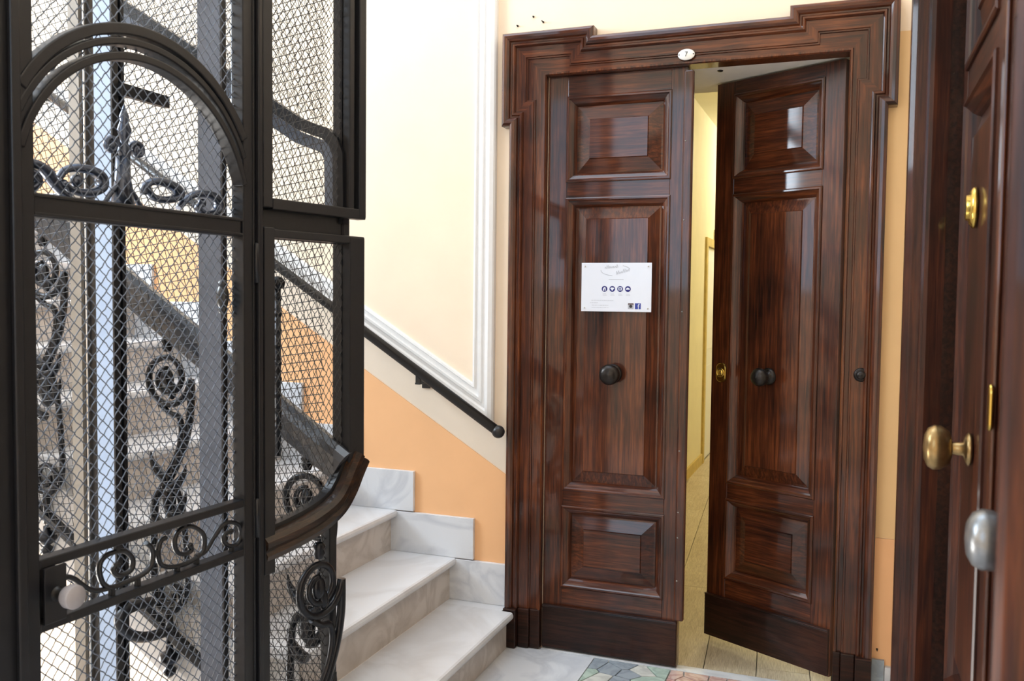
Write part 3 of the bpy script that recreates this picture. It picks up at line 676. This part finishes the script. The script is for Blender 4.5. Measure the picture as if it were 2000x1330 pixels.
bar(-.086, -.056, 0, .80, .012, .05, 'lower_post', cg); bar(-.383, -.355, 0, .72, -.03, .02, 'lower_post', cg); bar(-.355, -.086, .05, .08, 0, .02, 'bottom_rail', cg)
b = MB(); q = [(-.35, 1.6), (-.35, ZT), (-.02, ZT), (-.02, 1.6)]
b.wires(q, R(56), .0165, .00115, .006); b.wires(q, R(-56), .0165, .00115, .006, .0012, math.pi)
b.build('upper_wire_mesh', 'wire2', cg, kind='stuff')
b = MB(); q = [(-.35, .75), (-.35, 1.62), (-.03, 1.62), (-.03, .95), (-.12, .78)]
b.wires(q, R(56), .019, .0012, .0); b.wires(q, R(-56), .019, .0012, .0, .0012, math.pi)
b.build('lower_wire_mesh', 'wire2', cg, kind='stuff')
b = MB(); q = [(-.36, .06), (-.36, .76), (-.07, .80), (-.07, .06)]
b.wires(q, R(50), .019, .0012, .03); b.wires(q, R(-50), .019, .0012, .03, .0012, math.pi)
b.build('bottom_wire_mesh', 'wire2', cg, kind='stuff')
# wooden swoop of the handrail round the cage corner
cl = smooth_path([(-.378, .768), (-.28, .780), (-.18, .800), (-.10, .832), (-.055, .875), (-.020, .930), (.004, .965)], 5)
b = MB(); sec = [(-.040, -.012), (-.034, -.034), (-.018, -.040), (-.006, -.034), (.006, -.044), (.022, -.046), (.034, -.034), (.040, -.014), (.040, .02), (-.040, .02)]
vs = []; n = len(sec)
for i, (x, z) in enumerate(cl):
    a, c = cl[max(i-1, 0)], cl[min(i+1, len(cl)-1)]; d = Vector((c[0]-a[0], c[1]-a[1])).normalized(); nn = Vector((-d.y, d.x))
    for o, h in sec: vs.append((x+nn.x*o, h-.005, z+nn.y*o))
b.add(vs, [(i*n+k, (i+1)*n+k, (i+1)*n+(k+1)%n, i*n+(k+1)%n) for i in range(len(cl)-1) for k in range(n)], False)
b.add(vs[:n], [tuple(range(n))]); b.add(vs[-n:], [tuple(range(n-1,-1,-1))])
b.build('handrail_swoop', 'rail', cg)
b = MB(); b.sweep_xz([(x, z) for x, z in cl], [(.040, -.010), (.040, .020), (.052, .020), (.052, -.010)], 1); b.build('panel_edge', 'iron', cg)
nw = baluster(.60); o = nw.build('newel_scroll', 'iron2', cg); o.location = (-.155, -.012, .604)
LRX = -.272
b = MB(); b.lathe([(0, -.02), (.018, -.016), (.022, 0), (.012, .014), (0, .017)], (LRX, .03, 1.485), (0,0,1), 12); b.tube([(LRX, .03, 1.47), (LRX, .03, 1.0)], .009, 8)
for i in range(9): b.ball((LRX, .03, 1.44-.045*i), .012, .012, .012, 10, 6)
b.build('latch_rod', 'iron2', cg)
# ---------------------------------------------------------------- back of the cage: slanting band and mesh over the stairs
cb = empty('shaft_screen', (-1.42, YB-.03, 0))
tag(cb, 'wire mesh screen with slanting iron band between lift shaft and stairs', 'screen')
def bandz(x): return 2.024+.62*(-1.689-x)
pa = [(-4.0, bandz(-4.0))]+[(-1.56, bandz(-1.56))]+[(-1.51+.075*math.sin(R(a)), 1.845+.078*math.cos(R(a))) for a in (5, 30, 55, 80)]+[(-1.433, 1.66)]
b = MB(); b.sweep_xz(pa, [(.0, .0), (.0, .03), (.034, .03), (.034, .0), (0, 0)], 1); b.v = [(x, y+YB-.03, z) for x, y, z in b.v]; b.build('slanting_band', 'iron', cb, world=True)
b = MB(); b.sweep_xz(pa, [(-.040, .0), (-.040, .012), (-.004, .012), (-.004, .0), (-.040, 0)], 1); b.v = [(x, y+YB-.03, z) for x, y, z in b.v]; b.build('band_flange', 'greypaint', cb, world=True)  # blue light on the iron band's lower edge, put in as lighter grey
MB().box(-1.44, -1.41, YB-.05, YB-.02, 1.0, ZT).build('corner_post', 'iron', cb, world=True)
b = MB(); q = [(-1.44, .05), (-1.44, ZT), (-3.6, ZT), (-3.6, 1.25)]
b.wires(q, R(8), .025, .0013, 0, 0); b.wires(q, R(-76), .025, .0013, 0, 0); b.v = [(x, y+YB-.10, z) for x, y, z in b.v]
b.build('wire_mesh', 'wire2', cb, world=True, kind='stuff')
b = MB(); q = [(-1.46, 1.95), (-1.46, ZT), (-3.5, ZT)]
b.wires(q, R(50), .020, .0010, 0, 0); b.wires(q, R(-50), .020, .0010, 0, 0); b.v = [(x, y+YB-.045, z) for x, y, z in b.v]
b.build('upper_wire_mesh', 'wire2', cb, world=True, kind='stuff')

# ================================================================== lift gate
gt = empty('lift_gate', (-1.48, -1.50, 0), 86.79)
tag(gt, 'tall black iron lift gate with arched top, wire mesh and scrolls', 'gate')
bar(-.705, -.664, 0.02, ZT, -.028, .012, 'stile', gt); bar(-.066, -.030, 0.02, ZT, -.028, .012, 'stile', gt)
bar(-.664, -.066, 1.597, 1.645, -.022, .01, 'mid_rail', gt, bev=.005); bar(-.664, -.066, 1.600, 1.606, -.027, -.02, 'rail_lip', gt, bev=.001); bar(-.664, -.066, 1.636, 1.642, -.027, -.02, 'rail_lip', gt, bev=.001)
bar(-.664, -.066, .898, .918, -.026, .008, 'frieze_bar', gt); bar(-.664, -.066, .769, .789, -.026, .008, 'frieze_bar', gt); bar(-.664, -.066, .05, .09, -.02, .01, 'bottom_rail', gt); bar(-.664, -.066, 2.62, 2.66, -.02, .01, 'top_rail', gt)
for AC, r0, r1, y0, y1 in (((-.379, 1.637), .320, .338, -.033, .004), ((-.378, 1.648), .342, .358, -.029, .012), ((-.376, 1.660), .352, .376, -.031, .000)):
    hwid = .325; am = math.acos(min(1, hwid/r1)) if r1 > hwid else 0
    N = 48; inn = [(AC[0]+r0*math.cos(am+(math.pi-2*am)*i/N), AC[1]+r0*math.sin(am+(math.pi-2*am)*i/N)) for i in range(N+1)]
    out = [(AC[0]+r1*math.cos(am+(math.pi-2*am)*i/N), AC[1]+r1*math.sin(am+(math.pi-2*am)*i/N)) for i in range(N+1)]
    vs = [(x, y0, z) for x, z in inn]+[(x, y0, z) for x, z in out]+[(x, y1, z) for x, z in inn]+[(x, y1, z) for x, z in out]; n = N+1; fs = []
    for i in range(N): fs += [(i, n+i, n+i+1, i+1), (2*n+i, 2*n+i+1, 3*n+i+1, 3*n+i), (i, i+1, 2*n+i+1, 2*n+i), (n+i, 3*n+i, 3*n+i+1, n+i+1)]
    fs += [(0, 2*n, 3*n, n), (N, n+N, 3*n+N, 2*n+N)]
    MB().add(vs, fs).build('arch_band', 'iron', gt, bevel=.003)
b = MB(); q = [(-.672, .06), (-.672, ZT), (-.055, ZT), (-.055, .06)]
b.wires(q, R(50), .0212, .00155, .004); b.wires(q, R(-44), .0212, .0013, .004, .0012, math.pi)
b.build('wire_mesh', 'wire', gt, kind='stuff')
SC = dict(A=[[-0.379,0.881],[-0.364,0.865],[-0.359,0.847],[-0.365,0.824],[-0.39,0.811],[-0.43,0.807],[-0.477,0.807],[-0.498,0.819],[-0.509,0.848],[-0.506,0.87],[-0.49,0.881],[-0.462,0.882],[-0.439,0.876],[-0.419,0.855],[-0.422,0.832],[-0.444,0.826],[-0.463,0.831],[-0.472,0.844],[-0.463,0.853]],
 B=[[-0.32,0.878],[-0.336,0.874],[-0.344,0.851],[-0.339,0.825],[-0.323,0.811],[-0.285,0.801],[-0.234,0.802],[-0.199,0.818],[-0.196,0.852],[-0.216,0.874],[-0.245,0.888],[-0.279,0.885],[-0.293,0.863],[-0.285,0.836],[-0.263,0.824],[-0.24,0.827],[-0.243,0.84]],
 C=[[-0.223,0.809],[-0.193,0.813],[-0.163,0.84],[-0.132,0.864],[-0.1,0.865],[-0.068,0.849],[-0.062,0.82],[-0.081,0.802],[-0.107,0.806],[-0.126,0.822],[-0.123,0.839],[-0.101,0.841]],
 D=[[-0.599,0.861],[-0.587,0.861],[-0.57,0.851],[-0.553,0.835],[-0.531,0.817],[-0.505,0.809],[-0.477,0.807]])
for k in 'ABCD':
    p = smooth_path([tuple(q) for q in SC[k]], 4); b = MB().tube([(x, -.012, z) for x, z in p], .0056, 8, 1.3, (0,1,0))
    e = p[-1] if k != 'D' else p[0]; b.ball((e[0], -.012, e[1]), .008, .008, .008, 10, 6)
    b.build('frieze_scroll', 'iron', gt)
for x, z0, z1 in ((-.477, .788, .805), (-.405, .788, .808), (-.462, .884, .90), (-.262, .886, .90), (-.222, .788, .806), (-.285, .788, .80), (-.098, .788, .802)):
    bar(x-.005, x+.005, z0, z1, -.018, -.006, 'collar', gt, bev=.001)
bar(-.358, -.344, .845, .856, -.018, -.006, 'collar', gt, bev=.001)
# crest of scrolls standing on the mid rail, behind the mesh
CR = [[[-0.681,1.684],[-0.677,1.698],[-0.645,1.708],[-0.614,1.707],[-0.59,1.695],[-0.574,1.676],[-0.558,1.66],[-0.541,1.649]],
 [[-0.661,1.682],[-0.642,1.69],[-0.622,1.687],[-0.613,1.674],[-0.619,1.662],[-0.638,1.654]],
 [[-0.562,1.684],[-0.549,1.702],[-0.527,1.712],[-0.497,1.714],[-0.47,1.711],[-0.452,1.7],[-0.452,1.681],[-0.471,1.668],[-0.498,1.663],[-0.528,1.665],[-0.549,1.675]],
 [[-0.335,1.677],[-0.332,1.695],[-0.309,1.71],[-0.271,1.712],[-0.232,1.701],[-0.227,1.685],[-0.26,1.673],[-0.304,1.673],[-.325,1.69]],
 [[-0.227,1.656],[-0.198,1.684],[-0.163,1.698],[-0.114,1.699],[-0.089,1.68],[-0.102,1.657],[-0.139,1.649],[-0.163,1.662],[-0.148,1.676]]]
for i, c in enumerate(CR):
    p = smooth_path([tuple(q) for q in c], 4); b = MB().tube([(x, .032, z) for x, z in p], [.0065+.004*math.sin(math.pi*j/(len(p)-1)) for j in range(len(p))], 8, 1.6, (0,1,0))
    e = p[-1]; b.ball((e[0], .032, e[1]), .011, .011, .011, 10, 6); b.build('crest_scroll', 'crest', gt)
MB().ball((-.517, .032, 1.686), .014, .012, .014).build('crest_boss', 'crest', gt)
b = MB(); b.tube([(-.395, .032, 1.645), (-.395, .032, 1.70), (-.394, .032, 1.755)], [.026, .018, .015], 8)
for s in (-1, 1):
    p = spiral(-.389+s*.036, 1.775, .020, .006, math.pi if s > 0 else 0, -1.3*s, 20); b.tube([(x, .032, z) for x, z in p], .0055, 8, 1.5, (0,1,0)); b.ball((-.389+s*.036, .032, 1.775), .009, .009, .009, 8, 6)
    b.tube([(x, .032, z) for x, z in smooth_path([(-.395, 1.70), (-.395+s*.03, 1.675), (-.395+s*.05, 1.648)], 4)], .006, 8)
b.lathe([(.012, 1.755), (.016, 1.77), (.008, 1.785), (.012, 1.80), (.016, 1.815), (.009, 1.835), (.011, 1.845), (.005, 1.86), (0, 1.875)], (-.389, .032, 0), (0,0,1), 12)
b.build('crest_finial', 'crest', gt)
bar(-.664, -.605, .775, .91, .0, .03, 'lock_case', gt, bev=.004); bar(-.66, -.608, .785, .90, -.034, -.028, 'lock_plate', gt, bev=.002)
HU, HZ = -.630, .842
b = MB().lathe([(.013, 0), (.011, .02), (.011, .034), (.020, .04), (.024, .048), (.024, .064), (.0228, .0665), (0, .0668)], (HU, -.020, HZ), (0, -1, 0), 22)
h = b.build('handle', 'knobwhite', gt); MB().lathe([(.022, -.0), (.022, .012), (.0125, .018), (.0125, .038)], (HU, -.018, HZ), (0, -1, 0), 18).build('handle_collar', 'rubber', h)
b = MB(); b.ball((-.09, .02, 1.443), .014, .018, .034); b.ball((-.09, .02, 1.475), .011, .014, .012); b.ball((-.09, .02, 1.41), .011, .014, .012); b.build('inner_latch', 'rubber', gt)
for z in (1.53, .86): MB().lathe([(0, -.05), (.008, -.05), (.008, .05), (.004, .054), (0, .055)], (-.022, -.033, z), (0,0,1), 10).build('hinge', 'iron', gt)
# fixed posts either side of the gate
ps = empty('gate_post', (-1.48, -1.50, 0), 86.79); bar(-.0295, -.003, 0, ZT, -.03, .03, 'post', ps); bar(-.022, -.006, 0, ZT, -.042, -.03, 'cover_strip', ps)
tag(ps, 'black iron post between the lift gate and the cage panel', 'post', 'lift gate posts')
ps = empty('gate_post', (-1.48, -1.50, 0), 86.79); bar(-.768, -.706, 0, ZT, -.04, .03, 'post', ps); bar(-.728, -.708, 0, ZT, -.052, -.04, 'cover_strip', ps)
tag(ps, 'black iron post at the left edge of the view beside the gate', 'post', 'lift gate posts')
MB_ = MB().tube([(-.652, .068, .02), (-.652, .068, ZT)], .0042, 8); o = MB_.build('shaft_rod', 'iron'); o.location = (-1.48, -1.50, 0); o.rotation_euler = (0,0,R(86.79))
tag(o, 'thin upright dark rod just behind the left side of the gate', 'rod')
# ================================================================== lift shaft guides
gr = empty('lift_guide', (-2.1, -1.42, ZB))
def vb(x0, x1, y0, y1, nm, m, z0=ZB, z1=ZC-.02, par=gr): return MB().box(x0, x1, y0, y1, z0, z1).build(nm, m, par, world=True)
gx, gy = -2.163, -1.45
vb(gx, gx+.040, gy, gy+.02, 'flange', 'tan'); vb(gx+.040, gx+.096, gy+.012, gy+.03, 'channel', 'rubber')
vb(gx+.096, gx+.160, gy, gy+.012, 'rail_face', 'paleblue'); vb(gx+.160, gx+.166, gy-.002, gy+.022, 'rail_edge', 'rubber'); vb(gx+.0, gx+.166, gy+.032, gy+.045, 'back_plate', 'iron')
MB().box(gx+.165, gx+.185, gy+.02, YB-.12, 2.02, 2.055).build('bracket', 'iron', gr, world=True)
p = smooth_path([(-1.985, y, z) for y, z in ((-1.33, .503), (-1.40, .512), (-1.443, .506), (-1.454, .480), (-1.424, .437), (-1.362, .404), (-1.285, .390), (-1.235, .393))], 5)
MB().tube(p, .017, 8, 1.0).build('bracket', 'iron', gr, world=True)
tag(gr, 'pale blue and tan steel lift guide rail standing in the shaft', 'lift guide')
o = MB().tube([(gx+.056, gy+.004, ZB), (gx+.056, gy+.004, ZC-.02)], .0035, 8).build('lift_cable', 'steel'); tag(o, 'thin bright steel cable in front of the lift guide', 'cable')
ds = empty('shaft_post', (-1.75, -1.33, ZB)); MB().box(-1.772, -1.692, -1.36, -1.345, ZB, ZC-.02).build('web', 'greypaint', ds, world=True); MB().box(-1.692, -1.685, -1.362, -1.343, ZB, ZC-.02).build('flange', 'iron', ds, world=True)
tag(ds, 'blue grey painted steel post in the lift shaft beside the gate', 'post')
